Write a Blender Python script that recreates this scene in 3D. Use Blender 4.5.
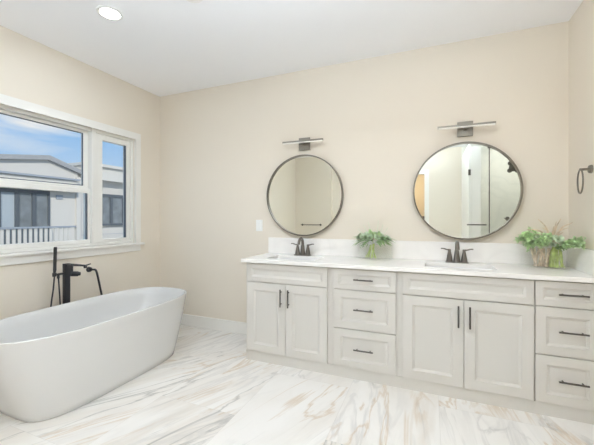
import bpy, bmesh, math, random
from mathutils import Vector, Matrix
random.seed(7)
for o in list(bpy.data.objects): bpy.data.objects.remove(o)
S = bpy.context.scene
C = S.collection
PI = math.pi

# ---------------------------------------------------------------- camera
cam = bpy.data.cameras.new('camera'); cam.sensor_width = 36; cam.lens = 323.25/594*36
cam.shift_y = -4.36/594; cam.clip_start = .02
co = bpy.data.objects.new('camera', cam); C.objects.link(co)
co.location = (0, 0, 1.25); co.rotation_euler = (PI/2, 0, math.radians(22.22)); S.camera = co
# ---------------------------------------------------------------- world
w = bpy.data.worlds.new('sky'); S.world = w; w.use_nodes = True
nt = w.node_tree; nt.nodes.clear(); N = nt.nodes.new; K = nt.links.new
out = N('ShaderNodeOutputWorld'); bg = N('ShaderNodeBackground'); K(bg.outputs[0], out.inputs[0])
tc = N('ShaderNodeTexCoord'); sep = N('ShaderNodeSeparateXYZ'); K(tc.outputs['Generated'], sep.inputs[0])
ramp = N('ShaderNodeValToRGB'); K(sep.outputs['Z'], ramp.inputs[0])
ramp.color_ramp.elements[0].position = 0.0; ramp.color_ramp.elements[0].color = (.72, .84, .95, 1)
ramp.color_ramp.elements[1].position = .33; ramp.color_ramp.elements[1].color = (.12, .46, .96, 1)
mp = N('ShaderNodeMapping'); mp.inputs['Scale'].default_value = (2.2, 2.2, 9); K(tc.outputs['Generated'], mp.inputs[0])
no = N('ShaderNodeTexNoise'); no.inputs['Scale'].default_value = 1.5; no.inputs['Detail'].default_value = 6
no.inputs['Distortion'].default_value = .5; K(mp.outputs[0], no.inputs['Vector'])
cr = N('ShaderNodeValToRGB'); cr.color_ramp.elements[0].position = .47; cr.color_ramp.elements[1].position = .70
K(no.outputs['Fac'], cr.inputs[0])
mx = N('ShaderNodeMix'); mx.data_type = 'RGBA'; K(cr.outputs[0], mx.inputs[0]); K(ramp.outputs[0], mx.inputs[6]); mx.inputs[7].default_value = (.93, .95, .98, 1)
K(mx.outputs[2], bg.inputs[0]); bg.inputs[1].default_value = .9
# ---------------------------------------------------------------- sun and exposure
sl = bpy.data.lights.new('sun', 'SUN'); sl.energy = 3.0; sl.angle = .02; sl.color = (1, .95, .88)
so = bpy.data.objects.new('sun', sl); C.objects.link(so); so.rotation_euler = (math.radians(60), 0, math.radians(50))
S.view_settings.view_transform = 'Standard'; S.view_settings.look = 'None'
S.view_settings.exposure = 0.0; S.view_settings.gamma = 1; S.view_settings.use_curve_mapping = False
CAN_POWER = 1.3; UP_POWER = 36; UP_COLOR = (.77, .885, 1)
S.cycles.max_bounces = 12; S.cycles.diffuse_bounces = 8; S.cycles.transparent_max_bounces = 16
S.cycles.caustics_reflective = False; S.cycles.caustics_refractive = False

# ---------------------------------------------------------------- materials
MAT = {}
def mat(name, col, rough=.5, metal=0, emit=None, es=0, bump=0, bscale=200, coat=0, var=0, vscale=8):
    m = bpy.data.materials.new(name); m.use_nodes = True; t = m.node_tree; b = t.nodes['Principled BSDF']
    b.inputs['Base Color'].default_value = (*col, 1); b.inputs['Roughness'].default_value = rough
    b.inputs['Metallic'].default_value = metal; b.inputs['Coat Weight'].default_value = coat
    if emit: b.inputs['Emission Color'].default_value = (*emit, 1); b.inputs['Emission Strength'].default_value = es
    if bump or var:
        tcn = t.nodes.new('ShaderNodeTexCoord')
    if bump:
        n = t.nodes.new('ShaderNodeTexNoise'); n.inputs['Scale'].default_value = bscale
        bu = t.nodes.new('ShaderNodeBump'); bu.inputs['Strength'].default_value = bump; bu.inputs['Distance'].default_value = .002
        t.links.new(tcn.outputs['Object'], n.inputs['Vector']); t.links.new(n.outputs[0], bu.inputs['Height']); t.links.new(bu.outputs[0], b.inputs['Normal'])
    if var:
        n = t.nodes.new('ShaderNodeTexNoise'); n.inputs['Scale'].default_value = vscale; n.inputs['Detail'].default_value = 4
        r = t.nodes.new('ShaderNodeValToRGB'); t.links.new(tcn.outputs['Object'], n.inputs['Vector']); t.links.new(n.outputs[0], r.inputs[0])
        r.color_ramp.elements[0].position = .3; r.color_ramp.elements[1].position = .7
        r.color_ramp.elements[0].color = (*[c*(1-var) for c in col], 1); r.color_ramp.elements[1].color = (*[min(1, c*(1+var)) for c in col], 1)
        t.links.new(r.outputs[0], b.inputs['Base Color'])
    MAT[name] = m; return m
paint = mat('wall_paint', (.785, .72, .62), .75, bump=.08, bscale=300)
ceilp = mat('ceiling_paint', (.93, .935, .96), .85)
trimw = mat('trim_white', (.84, .825, .785), .4)
vinyl = mat('window_vinyl', (.82, .81, .77), .35)
spacer = mat('window_gasket', (.10, .12, .15), .5)
cab = mat('cabinet_paint', (.65, .625, .58), .38)
bronze = mat('dark_bronze', (.11, .10, .09), .36, .75)
bronze3 = mat('faucet_bronze', (.19, .17, .15), .34, .75)
bronze2 = mat('brushed_bronze', (.24, .22, .185), .36, .8)
black = mat('matte_black', (.035, .035, .04), .42, .3)
tubm = mat('tub_acrylic', (.70, .695, .68), .16, coat=.3)
sinkm = mat('sink_porcelain', (.88, .88, .87), .12, coat=.3)
mirrorm = mat('mirror_glass', (.845, .87, .825), .015, 1)
plast = mat('white_plastic', (.86, .86, .84), .35)
lens = mat('lamp_lens', (.78, .76, .70), .4, emit=(1, .95, .88), es=.12)
lensc = mat('can_lens', (.9, .9, .9), .4, emit=(1, .98, .95), es=3)
chrome = mat('chrome', (.7, .7, .7), .15, 1)
siding = mat('white_siding', (.64, .61, .56), .7)
roofm = mat('grey_roof', (.36, .36, .36), .8, var=.08)
beamm = mat('pale_beam', (.66, .63, .57), .7)
darkf = mat('dark_window_frame', (.10, .115, .13), .5)
panem = mat('curtained_pane', (.20, .22, .23), .25, var=.25, vscale=3)
curtm = mat('pale_curtain', (.42, .47, .50), .8)
railm = mat('grey_rail', (.33, .36, .40), .6)
groundm = mat('concrete_ground', (.45, .44, .42), .9, var=.1)
leafd = mat('leaf_green', (.36, .50, .26), .5, var=.35, vscale=25)
leafl = mat('leaf_pale_green', (.60, .76, .44), .5, var=.3, vscale=25)
leafs = mat('succulent_grey_green', (.60, .70, .52), .5, var=.25, vscale=30)
mossm = mat('lime_stems', (.62, .72, .28), .6, var=.3, vscale=30)
airm = mat('air_plant_leaf', (.66, .54, .40), .6, var=.3, vscale=20)
barkm = mat('pale_bark', (.66, .55, .44), .9, var=.35, vscale=40, bump=.5)
stone = mat('white_pebbles', (.72, .72, .72), .5)
darkwood = mat('dark_wood', (.07, .05, .04), .4, var=.3)
hallp = mat('hall_paint', (.80, .70, .55), .8)
shtile = None

def tile_quartz(name, base, vein, amt, rough, scale=1.6):
    m = bpy.data.materials.new(name); m.use_nodes = True; t = m.node_tree; b = t.nodes['Principled BSDF']; b.inputs['Roughness'].default_value = rough
    tcn = t.nodes.new('ShaderNodeTexCoord'); n = t.nodes.new('ShaderNodeTexNoise'); n.inputs['Scale'].default_value = scale; n.inputs['Detail'].default_value = 8; n.inputs['Distortion'].default_value = 1.2
    t.links.new(tcn.outputs['Object'], n.inputs['Vector']); r = t.nodes.new('ShaderNodeValToRGB'); t.links.new(n.outputs[0], r.inputs[0])
    e = r.color_ramp.elements; e[0].position = .44; e[0].color = (*base, 1); e[1].position = .56; e[1].color = (*base, 1)
    k = r.color_ramp.elements.new(.5); k.color = (*[base[i]*(1-amt)+vein[i]*amt for i in range(3)], 1)
    t.links.new(r.outputs[0], b.inputs['Base Color']); return m
quartz = tile_quartz('white_quartz', (.92, .90, .87), (.66, .64, .62), .16, .25)
shtile = tile_quartz('shower_tile', (.88, .87, .82), (.6, .62, .6), .2, .25)

# marble floor: large tiles, each with its own run of grey and ochre veins
def floor_mat():
    m = bpy.data.materials.new('marble_floor_tile'); m.use_nodes = True; t = m.node_tree; b = t.nodes['Principled BSDF']
    L = t.links.new
    def nd(k, **kw):
        n = t.nodes.new(k)
        for a, v in kw.items(): setattr(n, a, v)
        return n
    def ma(op, a, c=None, d=None):
        n = nd('ShaderNodeMath', operation=op)
        for i, v in enumerate((a, c, d)):
            if v is None: continue
            if isinstance(v, (int, float)): n.inputs[i].default_value = v
            else: L(v, n.inputs[i])
        return n.outputs[0]
    g = nd('ShaderNodeNewGeometry'); s = nd('ShaderNodeSeparateXYZ'); L(g.outputs['Position'], s.inputs[0])
    X, Y = s.outputs[0], s.outputs[1]
    u = ma('DIVIDE', ma('ADD', X, .54+6), .6); col = ma('FLOOR', u); fu = ma('FRACT', u)
    off = ma('MULTIPLY', ma('MODULO', col, 2), .5)
    v = ma('ADD', ma('DIVIDE', ma('ADD', Y, -1.75+12), 1.2), off); row = ma('FLOOR', v); fv = ma('FRACT', v)
    idv = nd('ShaderNodeCombineXYZ'); L(col, idv.inputs[0]); L(row, idv.inputs[1])
    wn = nd('ShaderNodeTexWhiteNoise', noise_dimensions='3D'); L(idv.outputs[0], wn.inputs['Vector'])
    rs = nd('ShaderNodeSeparateColor'); L(wn.outputs['Color'], rs.inputs[0])
    # veins lean one way west of the middle and the other way east of it, plus a random turn per tile
    lean = ma('MULTIPLY', ma('ADD', ma('MULTIPLY', ma('ADD', col, -10.2), .30), 0), 1)
    lean = ma('MINIMUM', ma('MAXIMUM', lean, -.42), .38)
    ang = ma('ADD', lean, ma('MULTIPLY', ma('SUBTRACT', rs.outputs[0], .5), .35))
    ca, sa = ma('COSINE', ang), ma('SINE', ang)
    xr = ma('ADD', ma('MULTIPLY', X, ca), ma('MULTIPLY', Y, sa))
    yr = ma('SUBTRACT', ma('MULTIPLY', Y, ca), ma('MULTIPLY', X, sa))
    def vein(seed, sx, sy, width, dist, det=5):
        cv = nd('ShaderNodeCombineXYZ'); L(ma('ADD', ma('MULTIPLY', xr, sx), ma('MULTIPLY', rs.outputs[1], 37.0)), cv.inputs[0])
        L(ma('ADD', ma('MULTIPLY', yr, sy), ma('MULTIPLY', rs.outputs[2], 23.0)), cv.inputs[1]); cv.inputs[2].default_value = seed
        n = nd('ShaderNodeTexNoise'); n.inputs['Scale'].default_value = 1; n.inputs['Detail'].default_value = det; n.inputs['Roughness'].default_value = .55
        n.inputs['Distortion'].default_value = dist; L(cv.outputs[0], n.inputs['Vector'])
        d = ma('ABSOLUTE', ma('SUBTRACT', n.outputs[0], .5))
        return ma('MAXIMUM', ma('SUBTRACT', 1, ma('DIVIDE', d, width)), 0)
    def blob(seed, sx, sy, lo, hi):
        cv = nd('ShaderNodeCombineXYZ'); L(ma('ADD', ma('MULTIPLY', xr, sx), ma('MULTIPLY', rs.outputs[2], 31.0)), cv.inputs[0]); L(ma('MULTIPLY', yr, sy), cv.inputs[1]); cv.inputs[2].default_value = seed
        n = nd('ShaderNodeTexNoise'); n.inputs['Scale'].default_value = 1; n.inputs['Detail'].default_value = 3; L(cv.outputs[0], n.inputs['Vector'])
        r = nd('ShaderNodeMapRange'); r.inputs['From Min'].default_value = lo; r.inputs['From Max'].default_value = hi; L(n.outputs[0], r.inputs['Value']); return r.outputs[0]
    g1 = ma('MULTIPLY', ma('POWER', vein(1.3, 4.0, .7, .027, .8, 8), 1.5), blob(4.2, 1.6, .7, .40, .58))
    g2 = ma('MULTIPLY', vein(7.7, 7.5, 1.1, .06, .8, 8), blob(9.2, 1.8, .8, .42, .62))
    o1 = ma('MULTIPLY', ma('POWER', vein(13.1, 3.2, .6, .028, 1.0, 8), 1.3), blob(17.2, 1.5, .8, .43, .56))
    soft = ma('MULTIPLY', vein(21.5, 2.6, .6, .13, .8, 6), blob(25.2, 1.3, .6, .38, .6))
    def mixc(f, a, c):
        n = nd('ShaderNodeMix', data_type='RGBA'); L(f, n.inputs[0])
        if isinstance(a, tuple): n.inputs[6].default_value = (*a, 1)
        else: L(a, n.inputs[6])
        n.inputs[7].default_value = (*c, 1); return n.outputs[2]
    c = mixc(ma('MULTIPLY', soft, .5), (.82, .80, .765), (.62, .56, .48))
    c = mixc(ma('MULTIPLY', g2, .4), c, (.46, .45, .44))
    c = mixc(ma('MULTIPLY', g1, .85), c, (.36, .35, .33))
    c = mixc(ma('MULTIPLY', o1, .6), c, (.55, .41, .26))
    gx = ma('MINIMUM', fu, ma('SUBTRACT', 1, fu)); gy = ma('MINIMUM', fv, ma('SUBTRACT', 1, fv))
    gl = ma('MINIMUM', ma('MULTIPLY', gx, .6), ma('MULTIPLY', gy, 1.2))
    gr = ma('LESS_THAN', gl, .0012)
    c = mixc(ma('MULTIPLY', gr, .45), c, (.52, .50, .46))
    L(c, b.inputs['Base Color']); b.inputs['Roughness'].default_value = .28
    return m
marble = floor_mat()

def glass_mat(name, tint, refl=.08, rough=.02, fr=.3):
    m = bpy.data.materials.new(name); m.use_nodes = True; t = m.node_tree; t.nodes.clear()
    o = t.nodes.new('ShaderNodeOutputMaterial'); mi = t.nodes.new('ShaderNodeMixShader'); tr = t.nodes.new('ShaderNodeBsdfTransparent'); gl = t.nodes.new('ShaderNodeBsdfGlossy')
    lw = t.nodes.new('ShaderNodeLayerWeight'); lw.inputs['Blend'].default_value = .25
    mu = t.nodes.new('ShaderNodeMath'); mu.operation = 'MULTIPLY_ADD'; mu.inputs[1].default_value = fr; mu.inputs[2].default_value = refl*.5
    tr.inputs[0].default_value = (*tint, 1); gl.inputs['Roughness'].default_value = rough; gl.inputs[0].default_value = (.95, .97, .97, 1)
    t.links.new(lw.outputs['Fresnel'], mu.inputs[0]); t.links.new(mu.outputs[0], mi.inputs[0]); t.links.new(tr.outputs[0], mi.inputs[1]); t.links.new(gl.outputs[0], mi.inputs[2]); t.links.new(mi.outputs[0], o.inputs[0])
    return m
winglass = glass_mat('window_glass', (.985, .99, .985), .02, .02, .12)
shglass = glass_mat('shower_glass', (.985, .99, .985), .02, .02, .15)
vaseglass = glass_mat('vase_glass', (.995, .997, .995), .04, .02, .10)

# ---------------------------------------------------------------- mesh helpers
def BM(): return bmesh.new()
def obj(name, bm, m, parent=None, smooth=False, bevel=0, seg=2, angle=40):
    if parent is not None and parent.name.startswith('succulent'):      # leaves bend away from the wall stone
        for v in bm.verts:
            if v.co.y > 2.94: v.co.y = 2.94+(1-math.exp(-(v.co.y-2.94)/.035))*.035
            if v.co.x > .90: v.co.x = .90+(1-math.exp(-(v.co.x-.90)/.036))*.036
    if parent is not None:
        bmesh.ops.translate(bm, verts=bm.verts, vec=-WORLD[parent.name])
    bmesh.ops.recalc_face_normals(bm, faces=bm.faces)
    me = bpy.data.meshes.new(name); bm.to_mesh(me); bm.free(); o = bpy.data.objects.new(name, me); C.objects.link(o)
    me.materials.append(m)
    if parent is not None: o.parent = parent
    WORLD[o.name] = WORLD[parent.name] if parent is not None else Vector((0, 0, 0))
    if smooth:
        for p in me.polygons: p.use_smooth = True
        md = o.modifiers.new('split', 'EDGE_SPLIT'); md.split_angle = math.radians(angle)
    if bevel:
        md = o.modifiers.new('bevel', 'BEVEL'); md.width = bevel; md.segments = seg; md.limit_method = 'ANGLE'; md.angle_limit = math.radians(40)
    return o
WORLD = {}
def thing(name, label, cat, loc, group=None):
    o = bpy.data.objects.new(name, None); C.objects.link(o); o.location = loc; o.empty_display_size = .1
    o['label'] = label; o['category'] = cat
    if group: o['group'] = group
    WORLD[o.name] = Vector(loc); return o
def struct(o): o['kind'] = 'structure'; return o
def box(bm, x0, x1, y0, y1, z0, z1):
    vs = [bm.verts.new((x, y, z)) for x in (x0, x1) for y in (y0, y1) for z in (z0, z1)]
    for f in ((0, 1, 3, 2), (4, 6, 7, 5), (0, 4, 5, 1), (2, 3, 7, 6), (0, 2, 6, 4), (1, 5, 7, 3)):
        bm.faces.new([vs[i] for i in f])
    return bm
def bx(*a): return box(BM(), *a)
def tube(bm, pts, r, n=12, caps=True):
    pts = [Vector(p) for p in pts]; rs = r if isinstance(r, (list, tuple)) else [r]*len(pts)
    rings = []; up = None
    for i, p in enumerate(pts):
        d = (pts[min(i+1, len(pts)-1)]-pts[max(i-1, 0)]).normalized()
        if up is None:
            up = Vector((0, 0, 1)) if abs(d.z) < .9 else Vector((0, 1, 0))
        a = d.cross(up).normalized(); up = a.cross(d).normalized()
        rings.append([bm.verts.new(p+rs[i]*(math.cos(2*PI*k/n)*a+math.sin(2*PI*k/n)*up)) for k in range(n)])
    for A, B in zip(rings, rings[1:]):
        for k in range(n): bm.faces.new((A[k], A[(k+1) % n], B[(k+1) % n], B[k]))
    if caps: bm.faces.new(rings[0][::-1]); bm.faces.new(rings[-1])
    return bm
def smoothpath(pts, k=6):
    P = [Vector(p) for p in pts]; P = [P[0]]+P+[P[-1]]; o = []
    for i in range(1, len(P)-2):
        for j in range(k):
            t = j/k; a, b, c, d = P[i-1:i+3]
            o.append(.5*((2*b)+(c-a)*t+(2*a-5*b+4*c-d)*t*t+(3*b-a-3*c+d)*t**3))
    o.append(P[-2]); return o
def lathe(bm, c, prof, axis='z', n=32, close=False):
    c = Vector(c); rings = []
    for r, h in prof:
        ring = []
        for k in range(n):
            a = 2*PI*k/n; x, y = r*math.cos(a), r*math.sin(a)
            v = {'z': (x, y, h), 'y': (x, h, y), 'x': (h, x, y)}[axis]
            ring.append(bm.verts.new(c+Vector(v)))
        rings.append(ring)
    R = list(zip(rings, rings[1:]))
    if close: R.append((rings[-1], rings[0]))
    for A, B in R:
        for k in range(n): bm.faces.new((A[k], A[(k+1) % n], B[(k+1) % n], B[k]))
    if not close:
        if prof[0][0] > 1e-6: bm.faces.new(rings[0])
        if prof[-1][0] > 1e-6: bm.faces.new(rings[-1])
    bmesh.ops.remove_doubles(bm, verts=bm.verts, dist=1e-6)
    return bm
def grid_plate(bm, A, B, holes, c0, c1, plane='xy'):
    """solid plate over the cells of A x B, with the cells named in holes left open"""
    vt = {}
    def V(i, j, k):
        if (i, j, k) not in vt:
            a, b, c = A[i], B[j], (c0, c1)[k]
            vt[(i, j, k)] = bm.verts.new({'xy': (a, b, c), 'yz': (c, a, b), 'xz': (a, c, b)}[plane])
        return vt[(i, j, k)]
    full = lambda i, j: 0 <= i < len(A)-1 and 0 <= j < len(B)-1 and (i, j) not in holes
    for i in range(len(A)-1):
        for j in range(len(B)-1):
            if not full(i, j): continue
            for k in (0, 1): bm.faces.new((V(i, j, k), V(i+1, j, k), V(i+1, j+1, k), V(i, j+1, k)))
            for di, dj, p, q in ((-1, 0, (i, j), (i, j+1)), (1, 0, (i+1, j), (i+1, j+1)), (0, -1, (i, j), (i+1, j)), (0, 1, (i, j+1), (i+1, j+1))):
                if not full(i+di, j+dj): bm.faces.new((V(*p, 0), V(*q, 0), V(*q, 1), V(*p, 1)))
    return bm

# ---------------------------------------------------------------- room shell
XL, XR, YB, YF, H = -3.03, .966, 3.005, -1.5, 2.723
XS = 1.75                       # shower side of the room
struct(obj('floor', bx(XL-.14, XS+.1, -3.7, YB+.1, -.06, 0), marble))
struct(obj('ceiling', bx(XL-.14, XS+.1, -3.7, YB+.1, H, H+.1), ceilp))
struct(obj('wall_back', bx(XL-.14, XS+.1, YB, YB+.1, 0, H), paint))
WY0, WY1, WZ0, WZ1 = .62, 2.64, .975, 2.125     # window opening
struct(obj('wall_left', grid_plate(BM(), [YF-.1, WY0, WY1, YB], [0, WZ0, WZ1, H], {(1, 1)}, XL-.14, XL, 'yz'), paint))
struct(obj('wall_right', bx(XR, XR+.12, 1.75, YB, 0, H), paint))
struct(obj('wall_shower_end', bx(XR+.12, XS, 1.75, 1.85, 0, H), paint))
struct(obj('wall_shower_side', bx(XS, XS+.1, YF-.1, YB, 0, H), shtile))
DX0, DX1, DZ = -1.15, -.09, 2.2
struct(obj('wall_front', grid_plate(BM(), [XL, DX0, DX1, .62], [0, DZ, H], {(1, 0)}, YF-.1, YF, 'xz'), paint))
struct(obj('wall_shower_back', bx(.62, XS, YF-.1, YF, 0, H), shtile))
struct(obj('wall_nib', bx(XL, -2.14, YF, YF+.12, 0, H), paint))
struct(obj('wall_hall', bx(XL-.14, XS+.1, -3.7, -3.6, 0, H), hallp))
struct(obj('wall_hall_left', bx(XL-.14, XL, -3.6, YF-.1, 0, H), hallp))
struct(obj('wall_hall_right', bx(XS, XS+.1, -3.6, YF-.1, 0, H), hallp))
# door casing on the bathroom side
bm = BM(); box(bm, DX1, DX1+.09, YF, YF+.018, 0, DZ+.09); box(bm, DX0-.09, DX0, YF, YF+.018, 0, DZ+.09); box(bm, DX0, DX1, YF, YF+.018, DZ, DZ+.09)
struct(obj('trim_door', bm, trimw, bevel=.002))
# baseboards
struct(obj('baseboard_back', bx(XL+.015, -1.507, YB-.015, YB, 0, .13), trimw, bevel=.003))
struct(obj('baseboard_left', bx(XL, XL+.015, YF+.12, YB, 0, .13), trimw, bevel=.003))
bm = BM(); box(bm, -2.14, DX0-.09, YF, YF+.015, 0, .13); box(bm, DX1+.09, .62, YF, YF+.015, 0, .13)
struct(obj('baseboard_front', bm, trimw, bevel=.003))

# ---------------------------------------------------------------- window
def rect_frame(bm, y0, y1, z0, z1, wd, x0, x1, wl=None, wr=None, wb=None, wt=None):
    wl = wd if wl is None else wl; wr = wd if wr is None else wr; wb = wd if wb is None else wb; wt = wd if wt is None else wt
    grid_plate(bm, [y0, y0+wl, y1-wr, y1], [z0, z0+wb, z1-wt, z1], {(1, 1)}, x0, x1, 'yz')
MY0, MY1 = 2.148, 2.195
bm = BM()
rect_frame(bm, WY0-.07, WY1+.07, WZ0, WZ1+.07, .07, XL, XL+.02, wb=.0001)
win = struct(obj('window_1', bm, trimw, bevel=.004))
bm = BM(); rect_frame(bm, WY0-.016, WY1+.016, WZ0, WZ1+.016, .022, XL+.0201, XL+.03, wb=.0001)
obj('casing_bead', bm, trimw, win, bevel=.003)
bm = BM(); rect_frame(bm, WY0, WY1, WZ0, WZ1, .03, XL-.12, XL-.012); box(bm, XL-.12, XL-.005, MY0, MY1, WZ0+.03, WZ1-.03)
obj('window_frame', bm, vinyl, win, bevel=.003)
obj('mullion_bead', bx(XL-.0045, XL+.006, 2.150, 2.162, WZ0+.03, WZ1), trimw, win, bevel=.002)
# left pair of hung sashes
y0, y1 = WY0+.03, MY0
bm = BM(); rect_frame(bm, y0, y1, 1.512, WZ1-.03, .045, XL-.085, XL-.05, wb=.05, wt=.025); obj('upper_sash', bm, vinyl, win, bevel=.004)
bm = BM(); rect_frame(bm, y0, y1, WZ0+.03, 1.535, .024, XL-.049, XL-.018, wb=.04, wt=.045); obj('lower_sash', bm, vinyl, win, bevel=.004)
obj('upper_pane', bx(XL-.070, XL-.066, y0+.045, y1-.045, 1.562, WZ1-.055), winglass, win)
obj('lower_pane', bx(XL-.036, XL-.032, y0+.024, y1-.024, WZ0+.07, 1.49), winglass, win)
bm = BM(); rect_frame(bm, y0+.043, y1-.043, 1.560, WZ1-.053, .009, XL-.0655, XL-.054); obj('upper_gasket', bm, spacer, win)
bm = BM(); box(bm, XL-.031, XL-.022, y1-.040, y1-.024, WZ0+.07, 1.49); obj('lower_gasket', bm, spacer, win)
# narrow sash on the right
y0, y1 = MY1, WY1-.03
bm = BM(); rect_frame(bm, y0, y1, WZ0+.03, WZ1-.03, .07, XL-.085, XL-.03, wb=.035, wt=.055, wl=.09, wr=.045); obj('side_sash', bm, vinyl, win, bevel=.004)
obj('side_pane', bx(XL-.062, XL-.058, y0+.09, y1-.045, WZ0+.065, WZ1-.085), winglass, win)
bm = BM(); box(bm, XL-.057, XL-.036, y1-.060, y1-.0455, WZ0+.065, WZ1-.085); obj('side_gasket', bm, spacer, win)
obj('window_sill', bx(XL-.012, XL+.045, WY0-.09, WY1+.105, WZ0-.022, WZ0), trimw, win, bevel=.004)
obj('apron', bx(XL, XL+.018, WY0-.07, WY1+.07, WZ0-.09, WZ0-.022), trimw, win, bevel=.004)

# ---------------------------------------------------------------- recessed lights and ceiling detector
def can(x, y, label, p=CAN_POWER, col=(1, .975, .94)):
    t = thing('recessed_light', label, 'ceiling light', (x, y, H), 'recessed ceiling lights')
    bm = BM(); lathe(bm, (x, y, H), [(.085, 0), (.085, -.006), (.066, -.008), (.064, -.001), (.064, 0)], n=40); obj('trim_ring', bm, plast, t, True)
    bm = BM(); lathe(bm, (x, y, H), [(0, -.0025), (.064, -.0025)], n=40); obj('lens', bm, lensc, t)
    l = bpy.data.lights.new('lamp', 'AREA'); l.shape = 'DISK'; l.size = .16; l.energy = p; l.color = col
    o = bpy.data.objects.new('lamp', l); C.objects.link(o); o.parent = t; o.location = (0, 0, -.012)
    return t
can(-2.12, 1.64, 'round recessed ceiling light glowing over the freestanding tub', 7.5, (.76, .87, 1))
can(-2.12, .1, 'round recessed ceiling light behind the tub, beside the window wall', 2, (.70, .85, 1))
can(-.8, 1.55, 'round recessed ceiling light above the floor before the left sink cabinet', 4.2, (1, .95, .88))
can(.25, 1.85, 'round recessed ceiling light above the floor before the right sink cabinet', 4.2, (1, .92, .84))
can(-1.2, -.35, 'round recessed ceiling light near the hall doorway', .5)
can(.5, -.4, 'round recessed ceiling light before the shower glass', .5)
can(1.35, -.9, 'round recessed ceiling light inside the shower', 5)
can(-.6, -2.6, 'round recessed ceiling light out in the hall', 30, (1, .86, .66))
def uplight(x, y, label, k):  # bowl lamp added out of view to brighten ceiling and walls
    t = thing('added_bowl_uplight', label, 'added uplight', (x, y, H), 'added bowl uplights')
    bm = BM(); lathe(bm, (x, y, H), [(0, 0), (.06, 0), (.055, -.02), (.008, -.028), (0, -.028)], n=28); obj('canopy', bm, bronze, t, True)
    obj('rod', tube(BM(), [(x, y, H-.025), (x, y, H-.66)], .005, 8), bronze, t, True)
    bm = BM(); lathe(bm, (x, y, H-.66), [(0, -.09), (.08, -.08), (.15, -.04), (.18, .0), (.174, .0), (.145, -.036), (.078, -.074), (0, -.084)], n=40); obj('bowl', bm, plast, t, True)
    l = bpy.data.lights.new('lamp', 'AREA'); l.shape = 'DISK'; l.size = .3; l.energy = UP_POWER*k; l.color = UP_COLOR
    o = bpy.data.objects.new('lamp', l); C.objects.link(o); o.parent = t; o.location = (0, 0, -.668); o.rotation_euler = (PI, 0, 0)
uplight(-.45, .45, 'added unseen bowl uplight nearer the vanity, brightening the ceiling', 1.7)
uplight(-.45, -.55, 'added unseen bowl uplight nearer the hall door, brightening the ceiling', .4)
bm = BM(); lathe(bm, (0, 0, 0), [(0, 0), (.07, 0), (.07, -.012), (.062, -.026), (.03, -.032), (0, -.032)], n=32)
o = obj('smoke_detector', bm, plast, None, True); o.location = (-1.43, 1.70, H); o['label'] = 'white round smoke detector cut by the top edge of the photo'; o['category'] = 'smoke detector'

# ---------------------------------------------------------------- vanity cabinets
YC, YD = 2.497, 2.478           # face frame and door front
CT = .861
def front(bm, x0, x1, z0, z1, rail=.055, y=YD, t=.018, dep=.009, bev=.012):
    R = []
    for i, d in ((0, 0), (rail, 0), (rail+.004, .004), (rail+bev, dep*.7), (rail+bev+.002, dep)):
        R.append([bm.verts.new(v) for v in ((x0+i, y+d, z0+i), (x1-i, y+d, z0+i), (x1-i, y+d, z1-i), (x0+i, y+d, z1-i))])
    bk = [bm.verts.new((v.co.x, y+t, v.co.z)) for v in R[0]]
    for A, B in [(bk, R[0])]+list(zip(R, R[1:])):
        for k in range(4): bm.faces.new((A[k], A[(k+1) % 4], B[(k+1) % 4], B[k]))
    bm.faces.new(R[-1]); bm.faces.new(bk[::-1]); return bm
def pull(c, horiz, L, parent):
    x, z = c; bm = BM(); y = YD-.028; d = Vector((1, 0, 0)) if horiz else Vector((0, 0, 1)); p = Vector((x, y, z))
    tube(bm, [p-d*L/2, p+d*L/2], .0058, 12)
    for s in (-1, 1): q = p+d*s*L*.34; tube(bm, [q, q+Vector((0, .028, 0))], .0045, 10)
    return obj('handle', bm, bronze, parent, True)
def cabinet(x0, x1, label, kind, fx0, fx1, hx=None):
    t = thing('sink_cabinet' if kind == 'sink' else 'drawer_cabinet', label, 'cabinet', ((x0+x1)/2, YC, 0), 'white vanity cabinets')
    bm = BM()   # carcass without a solid top so the basin hangs free
    box(bm, x0, x0+.018, YC+.001, YB-.001, .0, CT-.001); box(bm, x1-.018, x1, YC+.001, YB-.001, .0, CT-.001)
    box(bm, x0+.018, x1-.018, YB-.01, YB-.001, 0, CT-.001); box(bm, x0+.018, x1-.018, YC+.001, YB-.01, .09, .105)
    obj('body', bm, cab, t)
    bm = BM()
    if kind == 'sink':
        grid_plate(bm, [x0, fx0+.03, fx1-.03, x1], [0.082, .11, .67, .72, .83, CT-.001], {(1, 1), (1, 3)}, YC, YC+.018, 'xz')
    else:
        grid_plate(bm, [x0, fx0+.03, fx1-.03, x1], [0.082, .11, .38, .40, .68, .71, .83, CT-.001], {(1, 1), (1, 3), (1, 5)}, YC, YC+.018, 'xz')
    obj('face_frame', bm, cab, t)
    obj('plinth', bx(x0, x1, YC-.006, YC+.012, 0, .081), cab, t)
    def dr(z0, z1, hz, rail=.05):
        d = obj('drawer', front(BM(), fx0, fx1, z0, z1, rail), cab, t, bevel=.0015)
        pull((hx or (fx0+fx1)/2, hz), True, .147, d)
    if kind == 'sink':
        obj('false_drawer_front', front(BM(), fx0, fx1, .697, .853, .042), cab, t, bevel=.0015)
        mid = (fx0+fx1)/2
        d = obj('door', front(BM(), fx0, mid-.0015, .087, .690, .066), cab, t, bevel=.0015); pull((mid-.035, .577), False, .147, d)
        d = obj('door', front(BM(), mid+.0015, fx1, .087, .690, .066), cab, t, bevel=.0015); pull((mid+.035, .577), False, .147, d)
    else:
        dr(.697, .853, .778, .040); dr(.392, .691, .547, .058); dr(.087, .385, .241, .058)
    return t
cabinet(-1.505, -.726, 'white sink cabinet with two doors at the open left end of the vanity', 'sink', -1.487, -.752)
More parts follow.
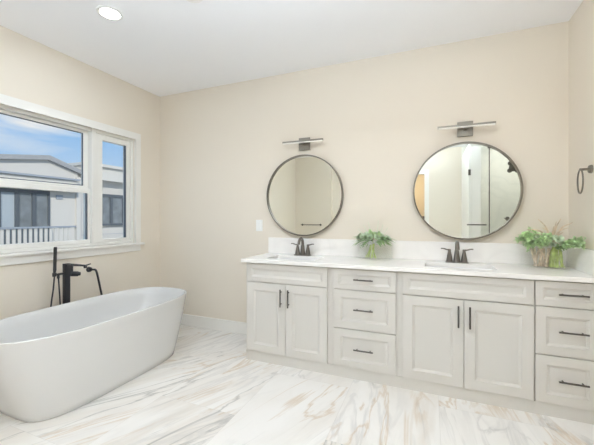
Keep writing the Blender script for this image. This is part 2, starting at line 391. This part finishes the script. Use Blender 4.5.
cabinet(-.7255, -.2005, 'white three-drawer cabinet in the middle of the vanity between the two sink cabinets', 'drawer', -.699, -.226)
cabinet(-.2, .6225, 'white wide sink cabinet with two doors below the right mirror', 'sink', -.178, .619)
cabinet(.623, XR-.0005, 'white three-drawer cabinet at the right end of the vanity, cut by the photo edge', 'drawer', .627, .958, .815)

# countertop with two undermount basins
SINK = [(-1.13, .235), (.207, .235)]
SY0, SY1 = 2.585, 2.845
xs = [-1.54]+[v for c, h in SINK for v in (c-h, c+h)]+[XR-.0005]
bm = grid_plate(BM(), xs, [2.456, SY0, SY1, YB-.0005], {(1, 1), (3, 1)}, CT, .891)
ct = obj('countertop', bm, quartz, None, bevel=.003); ct['label'] = 'long white stone vanity countertop with two sink cutouts'; ct['category'] = 'countertop'
o = obj('backsplash', bx(-1.54, XR-.0005, YB-.02, YB-.0005, .8915, 1.05), quartz, None, bevel=.002); o['label'] = 'low white stone backsplash strip along the wall under the mirrors'; o['category'] = 'backsplash'
o = obj('side_splash', bx(XR-.02, XR-.0005, 2.47, YB-.0205, .8915, 1.05), quartz, None, bevel=.002); o['label'] = 'short white stone side splash against the right wall beside the plant'; o['category'] = 'backsplash'
for (cx, hw), lb in zip(SINK, ('white rectangular undermount sink basin below the left mirror', 'white rectangular undermount sink basin below the right mirror')):
    cy = (SY0+SY1)/2; hy = (SY1-SY0)/2
    t = thing('sink_basin', lb, 'sink', (cx, cy, CT), 'undermount sinks')
    bm = BM(); prof = [(.020, 0), (.003, 0), (.001, -.01), (-.008, -.10), (-.03, -.125), (-.09, -.135)]
    def ring(g, z, r=.03):
        o = []
        for sx, sy, a0 in ((1, 1, 0), (-1, 1, 90), (-1, -1, 180), (1, -1, 270)):
            for k in range(5):
                a = math.radians(a0+k*22.5); o.append(bm.verts.new((cx+sx*(hw+g-r)+r*math.cos(a), cy+sy*(hy+g-r)+r*math.sin(a), CT-.001+z)))
        return o
    rr = [ring(g, z) for g, z in prof]
    for A, B in zip(rr, rr[1:]):
        for k in range(20): bm.faces.new((A[k], A[(k+1) % 20], B[(k+1) % 20], B[k]))
    bm.faces.new(rr[-1])
    s = obj('bowl', bm, sinkm, t, True); md = s.modifiers.new('thick', 'SOLIDIFY'); md.thickness = .008; md.offset = 1
    bm = BM(); lathe(bm, (cx, cy, CT-.136), [(0, .004), (.02, .004), (.022, 0)], n=24); obj('drain', bm, bronze, t, True)

# faucets
def faucet(cx, label):
    y = 2.90; z = .8912; t = thing('sink_faucet', label, 'faucet', (cx, y, z), 'bronze sink faucets')
    bm = BM(); box(bm, cx-.083, cx+.083, y-.026, y+.026, z, z+.009); obj('base_plate', bm, bronze3, t, bevel=.004, seg=3)
    for s in (-1, 1):
        x = cx+s*.053; bm = BM()
        lathe(bm, (x, y, z), [(0, .008), (.026, .008), (.0225, .03), (.015, .07), (.0105, .093), (.012, .099), (.010, .107), (0, .109)], n=20)
        v = obj('valve', bm, bronze3, t, True)
        bm = BM(); tube(bm, smoothpath([(x-s*.004, y, z+.102), (x+s*.02, y-.003, z+.104), (x+s*.045, y-.008, z+.112), (x+s*.064, y-.012, z+.112)], 4), [.0065]*4+[.0055]*4+[.0048]*5, 10)
        obj('lever', bm, bronze3, v, True)
    bm = BM(); lathe(bm, (cx, y, z), [(0, .008), (.028, .008), (.022, .04), (.0165, .09), (.015, .1)], n=20)
    tube(bm, smoothpath([(cx, y, z+.08), (cx, y-.001, z+.12), (cx, y-.012, z+.15), (cx, y-.04, z+.166), (cx, y-.075, z+.158), (cx, y-.098, z+.132), (cx, y-.103, z+.112)], 5), .0135, 14)
    obj('spout', bm, bronze3, t, True)
    bm = BM(); tube(bm, [(cx, y+.018, z+.009), (cx, y+.018, z+.06)], .002, 8); lathe(bm, (cx, y+.018, z+.06), [(0, 0), (.004, .002), (.004, .008), (0, .011)], n=10); obj('lift_rod', bm, bronze3, t, True)
    return t
faucet(-1.125, 'dark bronze two-lever faucet at the left sink beside the backsplash end')
faucet(.207, 'dark bronze two-lever faucet at the right sink under the right mirror')

# ---------------------------------------------------------------- mirrors, vanity lights
def mirror(cx, label):
    cz, R = 1.474, .40; t = thing('round_mirror', label, 'mirror', (cx, YB, cz), 'round framed mirrors')
    bm = BM(); lathe(bm, (cx, YB, cz), [(R-.011, -.002), (R, -.002), (R, -.045), (R-.011, -.045)], 'y', 96, True); obj('frame', bm, bronze2, t, True)
    bm = BM(); lathe(bm, (cx, YB, cz), [(0, -.004), (R-.0112, -.004), (R-.0112, -.026), (0, -.026)], 'y', 96); obj('glass', bm, mirrorm, t, False)
    return t
mirror(-1.149, 'round mirror in thin dark frame on the wall above the left sink')
mirror(.272, 'round mirror in thin dark frame above the right sink, reflecting the glass shower')
def sconce(cx, label):
    t = thing('vanity_light', label, 'wall light', (cx, YB, 2.0), 'bar vanity lights')
    obj('back_plate', bx(cx-.058, cx+.058, YB-.022, YB-.0005, 1.925, 2.045), bronze2, t, bevel=.002)
    obj('arm', bx(cx-.012, cx+.012, YB-.062, YB-.022, 1.975, 1.992), bronze2, t)
    obj('bar', bx(cx-.21, cx+.21, YB-.082, YB-.060, 1.993, 2.008), bronze2, t, bevel=.001)
    obj('light_strip', bx(cx-.205, cx+.205, YB-.082, YB-.060, 1.985, 1.9925), lens, t)
    return t
sconce(-1.142, 'slim bar wall light with dark square plate above the left mirror')
sconce(.275, 'slim bar wall light with dark square plate above the right mirror')

# wall outlet
t = thing('wall_switch', 'white double wall switch plate left of the left mirror', 'switch', (-1.655, YB, 1.172))
obj('plate', bx(-1.693, -1.617, YB-.006, YB-.0005, 1.113, 1.232), plast, t, bevel=.002)
for z0 in (1.133, 1.176): obj('rocker', bx(-1.672, -1.638, YB-.010, YB-.006, z0, z0+.036), plast, t, bevel=.001)

# towel ring on the right wall
t = thing('towel_ring', 'dark bronze towel ring hanging on the right wall', 'towel ring', (XR, 2.69, 1.56))
bm = BM(); lathe(bm, (XR, 2.635, 1.565), [(0, -.014), (.024, -.014), (.028, -.001), (0, -.0005)], 'x', 28); obj('rosette', bm, bronze2, t, True)
bm = BM(); tube(bm, [(XR-.014, 2.635, 1.565), (XR-.062, 2.635, 1.565)], .008, 12); obj('post', bm, bronze2, t, True)
bm = BM(); c = Vector((XR-.055, 2.635, 1.565)); sw = math.radians(14); rz = math.radians(9); rr = .078
tube(bm, [c+Matrix.Rotation(-rz, 3, 'Z')@Matrix.Rotation(sw, 3, 'X')@Vector((0, rr*math.sin(a), rr*math.cos(a)-rr)) for a in [2*PI*k/48 for k in range(49)]], .0048, 10, False)
obj('ring', bm, bronze2, t, True)

# ---------------------------------------------------------------- bathtub
TX, TY = -2.43, 1.80
t = thing('bathtub', 'white freestanding oval bathtub under the window', 'bathtub', (TX, TY, 0))
def sring(bm, a, b, n, z, k=96):
    o = []
    for i in range(k):
        q = 2*PI*i/k; c, s = math.cos(q), math.sin(q)
        r = (abs(c/a)**n+abs(s/b)**n)**(-1/n); o.append(bm.verts.new((TX+r*c, TY+r*s, z)))
    return o
HT = .54
prof = []
for i in range(13):
    f = i/12; e = f**.92
    prof.append((.312+(.380-.312)*e, .605+(.775-.605)*e, 4.0+(3.2-4.0)*f, .004+(HT-.012)*f))
prof = [(.305, .598, 4, 0)]+prof
prof += [(.3795, .7745, 3.2, HT-.003), (.376, .771, 3.2, HT), (.366, .761, 3.2, HT), (.362, .757, 3.2, HT-.004)]
for f in (.15, .35, .55, .72, .85, .94, .985): prof.append((.36-.08*f-.06*f**6, .755-.14*f-.10*f**5, 3.2-.2*f, HT-.012-.40*f))
prof.append((.10, .35, 2.6, HT-.418))
bm = BM(); rr = [sring(bm, *p) for p in prof]
for A, B in zip(rr, rr[1:]):
    for k in range(96): bm.faces.new((A[k], A[(k+1) % 96], B[(k+1) % 96], B[k]))
bm.faces.new(rr[0][::-1]); bm.faces.new(rr[-1])
obj('shell', bm, tubm, t, True, angle=60)
bm = BM(); lathe(bm, (TX, TY, HT-.418), [(0, .004), (.03, .004), (.034, 0)], n=24); obj('drain', bm, black, t, True)


# tub filler
FX, FY = -2.905, 1.835
t = thing('tub_filler', 'matte black floor-mounted tub faucet with hand shower behind the bathtub', 'faucet', (FX, FY, 0))
obj('column', bx(FX-.019, FX+.019, FY-.022, FY+.022, .008, .858), black, t, bevel=.003)
obj('floor_flange', bx(FX-.055, FX+.055, FY-.055, FY+.055, 0, .008), black, t, bevel=.002)
bm = BM(); box(bm, FX+.018, FX+.035, FY-.018, FY+.018, .832, .85)
tube(bm, [(FX, FY+.012, .846), (FX+.035, FY+.06, .838), (FX+.06, FY+.125, .826)], [.013, .010, .008], 12)
lathe(bm, (FX+.06, FY+.125, .826), [(0, -.022), (.013, -.022), (.015, -.006), (.011, .004), (0, .006)], n=16)
tube(bm, [(FX+.06, FY+.125, .826), (FX+.075, FY+.165, .838)], [.007, .005], 10)
obj('spout', bm, black, t, True)
bm = BM(); tube(bm, [(FX+.01, FY+.028, .765), (FX+.025, FY+.082, .757)], [.022, .022], 16); tube(bm, [(FX+.025, FY+.082, .757), (FX+.028, FY+.098, .756)], [.017, .017], 16)
box(bm, FX-.015, FX+.019, FY+.022, FY+.045, .745, .835)
obj('control_knob', bm, black, t, True)
bm = BM(); tube(bm, [(FX, FY-.02, .775), (FX+.005, FY-.105, .775)], .009, 12); tube(bm, [(FX+.005, FY-.10, .762), (FX+.005, FY-.10, .792)], .015, 14)
tube(bm, [(FX+.003, FY-.068, .775), (FX+.003, FY-.068, .74)], .010, 12)
obj('shower_holder', bm, black, t, True)
bm = BM(); tube(bm, [(FX+.005, FY-.10, .79), (FX+.006, FY-.098, .815), (FX+.006, FY-.096, .90), (FX+.008, FY-.094, 1.0), (FX+.008, FY-.094, 1.008)], [.009, .0125, .0125, .0125, .011], 14); obj('hand_shower', bm, black, t, True)
bm = BM(); tube(bm, smoothpath([(FX+.005, FY-.10, .765), (FX+.004, FY-.108, .66), (FX+.003, FY-.125, .52), (FX, FY-.135, .35), (FX+.01, FY-.105, .22), (FX+.012, FY-.06, .24), (FX+.012, FY-.055, .42), (FX+.008, FY-.06, .6), (FX+.004, FY-.068, .748)], 6), .006, 8); obj('hose', bm, black, t, True)
t = thing('wall_elbow', 'black wall elbow with a thin pipe dropping behind the tub', 'pipe', (XL, 2.123, .755))
bm = BM(); lathe(bm, (XL, 2.12, .757), [(0, .022), (.022, .022), (.026, .001), (0, .0005)], 'x', 20); obj('flange', bm, black, t, True)
bm = BM(); tube(bm, smoothpath([(XL+.02, 2.122, .757), (XL+.045, 2.13, .757), (XL+.058, 2.148, .75), (XL+.06, 2.165, .70), (XL+.06, 2.195, .56), (XL+.06, 2.23, .40), (XL+.06, 2.26, .2), (XL+.06, 2.27, .002)], 5), .0095, 12); obj('pipe', bm, black, t, True)

# ---------------------------------------------------------------- plants in glass vases
def leaf(bm, base, d, L, wd, curl=.25, up=Vector((0, 0, 1)), fold=.25, seg=4):
    d = d.normalized(); side = d.cross(up)
    if side.length < .05: side = Vector((1, 0, 0))
    side.normalize(); nrm = side.cross(d).normalized(); prev = None
    for i in range(seg+1):
        s = i/seg; wv = wd*math.sin(PI*min(1, .12+.88*s))**.7 if s < 1 else 0
        p = base+d*L*s+nrm*(-curl*L*s*s)
        cur = (bm.verts.new(p-side*wv/2+nrm*fold*wv/2), bm.verts.new(p), bm.verts.new(p+side*wv/2+nrm*fold*wv/2))
        if prev:
            bm.faces.new((prev[0], prev[1], cur[1], cur[0])); bm.faces.new((prev[1], prev[2], cur[2], cur[1]))
        prev = cur
def rosette(bm, c, ax, R, rnd, layers=3, wd=.45):
    ax = ax.normalized(); a = ax.orthogonal().normalized(); b = ax.cross(a)
    for l in range(layers):
        el = .25+l*.42; n = 8-l
        for k in range(n):
            q = 2*PI*k/n+l*.4+rnd.random()*.2; d = (a*math.cos(q)+b*math.sin(q))*math.cos(el)+ax*math.sin(el)
            leaf(bm, c, d, R*(1-.22*l), R*wd, -.25, ax)
def sprig(bm, p, d, L, rnd, lw=.010, ll=.022, droop=.6, step=.009):
    pts = []; d = d.normalized(); q = Vector(p); n = max(3, int(L/step))
    for i in range(n):
        pts.append(q.copy()); q = q+d*step; d = (d+Vector((0, 0, -droop*step*6))+Vector((rnd.uniform(-.1, .1), rnd.uniform(-.1, .1), rnd.uniform(-.1, .1)))).normalized()
    tube(bm, pts, .0012, 5)
    for i in range(1, n):
        for s in (-1, 1):
            ld = Vector((rnd.uniform(-1, 1), rnd.uniform(-1, 1), rnd.uniform(-.5, 1)))
            leaf(bm, pts[i], ld, ll*rnd.uniform(.7, 1.2), lw, .2, seg=3)
def vase(x0, x1, y0, y1, z0, h, th, parent):
    bm = BM(); g = .004
    rings = [[(x0, y0), (x1, y0), (x1, y1), (x0, y1)], [(x0+g, y0+g), (x1-g, y0+g), (x1-g, y1-g), (x0+g, y1-g)]]
    o0 = [bm.verts.new((x, y, z0)) for x, y in rings[0]]; o1 = [bm.verts.new((x, y, z0+h)) for x, y in rings[0]]
    i1 = [bm.verts.new((x, y, z0+h)) for x, y in rings[1]]; i0 = [bm.verts.new((x, y, z0+.006)) for x, y in rings[1]]
    for A, B in ((o0, o1), (o1, i1), (i1, i0)):
        for k in range(4): bm.faces.new((A[k], A[(k+1) % 4], B[(k+1) % 4], B[k]))
    bm.faces.new(o0[::-1]); bm.faces.new(i0); return obj('vase', bm, vaseglass, parent)
V = Vector
# left arrangement
rnd = random.Random(3); zc = .8912; cx, cy = -.44, 2.90
t = thing('succulent_arrangement', 'low succulent arrangement in a clear glass vase between the two mirrors', 'plant', (cx, cy, zc), 'plants in glass vases')
vase(cx-.135, cx+.145, cy-.05, cy+.05, zc, .125, .004, t)
bm = BM()
for i in range(34):
    a = rnd.uniform(0, 2*PI); r = rnd.uniform(.2, 1); q = V((cx-.02+.135*r*math.cos(a), cy+.055*r*math.sin(a), zc+.168+.045*(1-r)+rnd.uniform(-.015, .02)))
    rosette(bm, q, V((math.cos(a)*r*1.1, math.sin(a)*r-.45, .8)), rnd.uniform(.034, .052), rnd)
obj('rosettes', bm, leafs, t)
bm = BM()
for i in range(60):
    a = rnd.uniform(0, 2*PI); d = V((math.cos(a), .5*math.sin(a)-.15, rnd.uniform(-.15, .35))); b = V((cx-.015, cy-.01, zc+.16))+V((d.x*.07, d.y*.05, rnd.uniform(-.01, .03)))
    leaf(bm, b, d, rnd.uniform(.06, .14), rnd.uniform(.016, .030), .3)
obj('side_leaves', bm, leafd, t)
bm = BM()
for i in range(20):
    b = V((cx+rnd.uniform(-.05, .05), cy-.01+rnd.uniform(-.02, .02), zc+.185)); leaf(bm, b, V((rnd.uniform(-1, .8), rnd.uniform(-.6, .2), rnd.uniform(.1, .6))), rnd.uniform(.06, .11), rnd.uniform(.018, .032), .1)
obj('crown_leaves', bm, leafl, t)
bm = BM()
for dx, dz, h in ((-.10, .30, .0), (-.06, .33, 0), (.03, .34, 0), (.07, .31, 0), (-.15, .26, 0), (.11, .28, 0)):
    tube(bm, smoothpath([(cx+dx*.3, cy, zc+.17), (cx+dx*.7, cy-.01, zc+.17+(dz-.17)*.5), (cx+dx, cy-.01, zc+dz)], 4), [.0018]*4+[.0014]*4+[.0006], 5)
obj('grass_wisps', bm, leafs, t)
bm = BM()
for i in range(22):
    s = rnd.uniform(-1, 1); tube(bm, smoothpath([(cx-.02+s*.02, cy+rnd.uniform(-.02, .02), zc+.15), (cx-.03+s*.03, cy+rnd.uniform(-.03, .02), zc+.07), (cx-.035+s*.065, cy+rnd.uniform(-.04, .04), zc+.01)], 4), .0022, 5)
obj('stems', bm, mossm, t)
bm = BM()
for i in range(16):
    q = V((cx-.01+rnd.uniform(-.045, .045), cy-.05+rnd.uniform(-.012, .012), zc+.145+rnd.uniform(-.012, .02))); bmesh.ops.create_icosphere(bm, subdivisions=2, radius=rnd.uniform(.007, .012), matrix=Matrix.Translation(q))
obj('pebbles', bm, stone, t, True)
bm = BM()
for dx, dy in ((-.10, -.03), (-.085, -.045), (-.07, -.05)):
    sprig(bm, (cx+dx*.8, cy+dy, zc+.14), V((-.6, -.3, -.3)), .08, rnd, .006, .014, 1.5)
obj('trailing_sprigs', bm, leafd, t)
# right arrangement
rnd = random.Random(11); cx, cy = .80, 2.85
t = thing('succulent_arrangement', 'trailing succulents with spiky air plant in a glass vase at the right vanity end', 'plant', (cx, cy, zc), 'plants in glass vases')
vase(cx-.165, cx+.125, cy-.055, cy+.055, zc, .13, .004, t)
bm = BM()
for i in range(95):
    a = rnd.uniform(PI*.55, PI*1.45); q0 = V((cx-.05+rnd.uniform(-.07, .07), cy+rnd.uniform(-.05, .03), zc+.185+rnd.uniform(-.015, .05)))
    sprig(bm, q0, V((math.cos(a)*rnd.uniform(.3, 1), .55*math.sin(a)-.1, rnd.uniform(0, .5))), rnd.uniform(.06, .17), rnd, .015, .024, 1.5)
for i in range(34):
    q0 = V((cx+.07+rnd.uniform(-.02, .03), cy-.03+rnd.uniform(-.08, .0), zc+.165)); sprig(bm, q0, V((rnd.uniform(.3, .6), -rnd.uniform(.7, 1.2), rnd.uniform(.3, .8))), rnd.uniform(.10, .19), rnd, .015, .024, .5)
obj('trailing_foliage', bm, leafl, t)
bm = BM()
for i in range(20):
    q = V((cx-.01+rnd.uniform(-.10, .08), cy-.055+rnd.uniform(-.03, .03), zc+.18+rnd.uniform(-.02, .04))); rosette(bm, q, V((rnd.uniform(-.5, .5), -.8, .6)), rnd.uniform(.022, .038), rnd)
obj('rosettes', bm, leafs, t)
bm = BM()
for i in range(30):
    b = V((cx+.055+rnd.uniform(-.025, .025), cy-.045+rnd.uniform(-.02, .02), zc+.155+rnd.uniform(-.02, .02))); leaf(bm, b, V((rnd.uniform(-1, 1), rnd.uniform(-1, 0), rnd.uniform(-.5, .8))), rnd.uniform(.025, .045), .016, .2)
obj('moss_leaves', bm, leafd, t)
bm = BM()
for dx, dz, bow in ((-.085, .36, .02), (-.14, .285, .03), (-.055, .30, .02), (.015, .345, 0), (.035, .365, -.01), (.0, .31, 0), (.12, .34, -.03), (.085, .30, -.02), (-.10, .25, .02), (.055, .27, 0)):
    b = V((cx+.015+dx*.1, cy-.01, zc+.17)); e = V((cx+.015+dx*1.1, cy-.03+rnd.uniform(-.03, .02), zc+dz-.01)); mpt = (b+e)/2+V((-dx*.15, 0, abs(bow)+.01))
    P = smoothpath([b, mpt, e], 6); tube(bm, P, [.0085*(1-.8*i/len(P)) for i in range(len(P))], 6)
obj('air_plant', bm, airm, t, True)
bm = BM()
for i in range(46):
    s = rnd.uniform(-1, 1); tube(bm, smoothpath([(cx+.045+s*.02, cy+rnd.uniform(-.035, .02), zc+.16), (cx+.04+s*.035, cy+rnd.uniform(-.045, .02), zc+.08), (cx+.045+s*.045, cy+rnd.uniform(-.045, .03), zc+.008)], 4), .0024, 5)
obj('stems', bm, mossm, t)
bm = BM()
for i in range(16):
    x = cx-.045+rnd.uniform(-.05, .04); tube(bm, [(x, cy+rnd.uniform(-.035, .035), zc+.008), (x+rnd.uniform(-.03, .03), cy+rnd.uniform(-.03, .03), zc+.14)], rnd.uniform(.005, .009), 7)
obj('bark_sticks', bm, barkm, t)

# ---------------------------------------------------------------- behind the camera, seen in the mirrors
t = thing('towel_bar', 'dark towel bar on the wall reflected in the left mirror', 'towel bar', (-2.6, YF+.12, 1.09))
bm = BM(); tube(bm, [(-2.87, YF+.185, 1.09), (-2.37, YF+.185, 1.09)], .009, 12); obj('bar', bm, bronze, t, True)
for x in (-2.85, -2.39):
    bm = BM(); lathe(bm, (x, YF+.1205, 1.09), [(0, 0), (.024, 0), (.024, .008), (.010, .014), (.010, .07), (0, .07)], 'y', 18); obj('post', bm, bronze, t, True)
GY = -.2
t = thing('shower_enclosure', 'glass shower enclosure with black edge channel reflected in the right mirror', 'shower', (1.2, GY, 0))
obj('side_panel', bx(.62, .655, YF+.001, GY+.02, 0.001, 2.5), trimw, t)
obj('jamb', bx(.656, .80, GY-.02, GY+.02, 0.001, 2.46), trimw, t, bevel=.004)
obj('fixed_pane', bx(.801, .912, GY-.005, GY+.005, .01, 2.44), shglass, t)
obj('door_pane', bx(.936, XS-.002, GY-.005, GY+.005, .01, 2.44), shglass, t)
obj('edge_channel', bx(.917, .930, GY-.012, GY+.012, .002, 2.44), bronze, t)
obj('clamp', bx(.90, .965, GY-.018, GY+.018, 2.41, 2.445), bronze, t)
obj('hinge', bx(.612, .648, GY+.021, GY+.034, 1.97, 2.07), bronze, t)
bm = BM(); tube(bm, smoothpath([(.60, GY+.03, 1.14), (.60, GY+.075, 1.14), (.66, GY+.08, 1.14), (.80, GY+.08, 1.14), (.86, GY+.08, 1.14), (.868, GY+.05, 1.14), (.868, GY+.004, 1.14)], 4), .010, 10); obj('pull_handle', bm, bronze, t, True)
t = thing('rain_shower', 'dark shower head on an arm, reflected at the right mirror edge', 'shower head', (XS, -.72, 2.2))
bm = BM(); lathe(bm, (XS, -.72, 2.24), [(0, -.012), (.03, -.012), (.032, -.0005), (0, -.0005)], 'x', 20); tube(bm, smoothpath([(XS-.01, -.72, 2.24), (1.6, -.72, 2.27), (1.46, -.72, 2.25), (1.40, -.72, 2.20)], 5), .011, 12); obj('arm', bm, bronze, t, True)
bm = BM()
for dx, dz, R in ((0, 0, .075), (-.05, .07, .042), (.045, .08, .036), (-.06, -.055, .04), (.05, -.065, .036)): lathe(bm, (1.37+dx, -.70, 2.14+dz), [(0, -.02), (R*.5, -.018), (R, 0), (R, .01), (0, .014)], 'y', n=24)
obj('head', bm, bronze, t, True)
t = thing('shower_valve', 'small dark shower valve on the tile, reflected low in the right mirror', 'shower valve', (1.43, YF, 1.24))
bm = BM(); lathe(bm, (1.43, YF, 1.24), [(0, .0005), (.04, .0005), (.038, .008), (.022, .014), (.018, .05), (0, .052)], 'y', 28); obj('dial', bm, bronze, t, True)
bm = BM(); tube(bm, [(1.43, YF+.045, 1.24), (1.36, YF+.052, 1.25)], .007, 8); obj('lever', bm, bronze, t, True)
t = thing('chest_of_drawers', 'tall dark wooden chest in the hall, reflected in the right mirror', 'dresser', (-.35, -3.35, 0))
obj('body', bx(-.9, -.02, -3.55, -3.1, .06, 1.30), darkwood, t, bevel=.004)
for k in range(4): d = obj('drawer', bx(-.88, -.04, -3.099, -3.082, .09+k*.3, .37+k*.3), darkwood, t, bevel=.003); [obj('knob', lathe(BM(), (x, -3.082, .23+k*.3), [(0, 0), (.008, 0), (.014, .018), (0, .024)], 'y', 12), chrome, d, True) for x in (-.68, -.24)]
for x in (-.86, -.06):
    for y in (-3.51, -3.14): obj('foot', bx(x-.025, x+.025, y-.025, y+.025, 0, .06), darkwood, t)

# ---------------------------------------------------------------- outside the window
struct(obj('ground', bx(-30, XL-.16, -14, 30, -.45, -.4), groundm))
HX = -11.0
t = thing('house', 'white neighbouring house with low gable roof seen through the window', 'house', (HX-2, 6, -.4))
# main wall: gable end facing the bathroom
def prism(bm, poly, x0, x1):
    a = [bm.verts.new((x0, y, z)) for y, z in poly]; b = [bm.verts.new((x1, y, z)) for y, z in poly]
    bm.faces.new(a); bm.faces.new(b[::-1]); n = len(poly)
    for k in range(n): bm.faces.new((a[k], a[(k+1) % n], b[(k+1) % n], b[k]))
    return bm
ridge = (6.35, 3.06)
obj('wall', prism(BM(), [(-1, -.4), (7.32, -.4), (7.32, 2.80), (6.35, 3.06), (-1, 1.95)], HX-4, HX), siding, t)
obj('roof', prism(BM(), [(-1.4, 1.92), (-1.4, 2.02), (6.38, 3.20), (7.75, 2.76), (7.75, 2.62), (6.36, 3.06)], HX-4.2, HX+.12), roofm, t)
obj('beam', bx(HX+.02, HX+.25, -1, 7.15, 2.09, 2.47), beamm, t)
obj('gutter', bx(HX+.02, HX+.32, -1, 7.2, 2.475, 2.53), railm, t)
obj('wing_wall', bx(HX-3.6, HX-.05, 7.33, 13.5, -.4, 2.95), siding, t)
obj('wing_roof', bx(HX-3.8, HX+.35, 7.4, 13.8, 3.06, 3.16), siding, t)
obj('wing_fascia', bx(HX-3.7, HX+.25, 7.45, 13.7, 2.60, 3.055), beamm, t)
obj('corner_post', bx(HX-.1, HX+.06, 7.24, 7.40, -.4, 2.62), siding, t)
def hwin(y0, y1, z0, z1, n, label=None):
    f = BM(); dy = (y1-y0)/n; A = [y0]
    for k in range(n): A += [y0+k*dy+.05, y0+(k+1)*dy-.05]
    A.append(y1); grid_plate(f, A, [z0, z0+.07, z1-.10, z1], {(2*k+1, 1) for k in range(n)}, HX+.001, HX+.06, 'yz')
    fr = obj('window', f, darkf, t)
    for k in range(n):
        obj('pane', bx(HX+.002, HX+.02, y0+k*dy+.05, y0+(k+1)*dy-.05, z0+.07, z1-.10), curtm if k % 3 == 2 else panem, fr)
hwin(2.95, 6.42, -.3, 2.085, 8); hwin(8.0, 9.6, .98, 2.13, 3)
obj('porch_base', bx(HX+.065, HX+.12, 2.9, 6.45, -.39, .93), darkf, t)
obj('wall_vent', bx(HX+.001, HX+.03, 6.62, 6.82, 1.86, 1.99), railm, t)
bm = BM()
for k in range(5): box(bm, HX+.001, HX+.012, 7.42, 13, -.3+k*.24, -.29+k*.24)
obj('siding_laps', bm, railm, t)
t = thing('porch_railing', 'white baluster railing with grey top rail before the neighbouring house', 'railing', (-9.5, 5, -.4))
obj('top_rail', bx(-9.54, -9.46, 2.6, 6.25, .985, 1.03), railm, t); obj('bottom_rail', bx(-9.53, -9.47, 2.6, 6.25, .30, .35), siding, t)
obj('post', bx(-9.55, -9.45, 6.26, 6.36, -.39, 1.05), siding, t); obj('post', bx(-9.55, -9.45, 2.49, 2.59, -.39, 1.05), siding, t)
n = 29
for k in range(n): y = 2.69+k*.121; obj('baluster', bx(-9.51, -9.49, y-.034, y+.034, .35, .984), siding, t)
# tree beyond the roof
t = thing('tree', 'small grey-green tree top showing behind the gable roof', 'tree', (-17, 11.5, -.4))
obj('trunk', tube(BM(), [(-17, 11.5, -.4), (-17, 11.52, 3)], .12, 10), barkm, t, True)
bm = BM(); rnd = random.Random(5)
for i in range(700):
    a, b_, r = rnd.uniform(0, 2*PI), rnd.uniform(-1, 1), rnd.uniform(.4, 1)**.5; q = V((-17+.8*r*math.cos(a), 11.5+.8*r*math.sin(a), 3.3+.55*b_*r)); leaf(bm, q, V((rnd.uniform(-1, 1), rnd.uniform(-1, 1), rnd.uniform(-1, 1))), .22, .1, .2, seg=2)
obj('crown', bm, leafd, t)
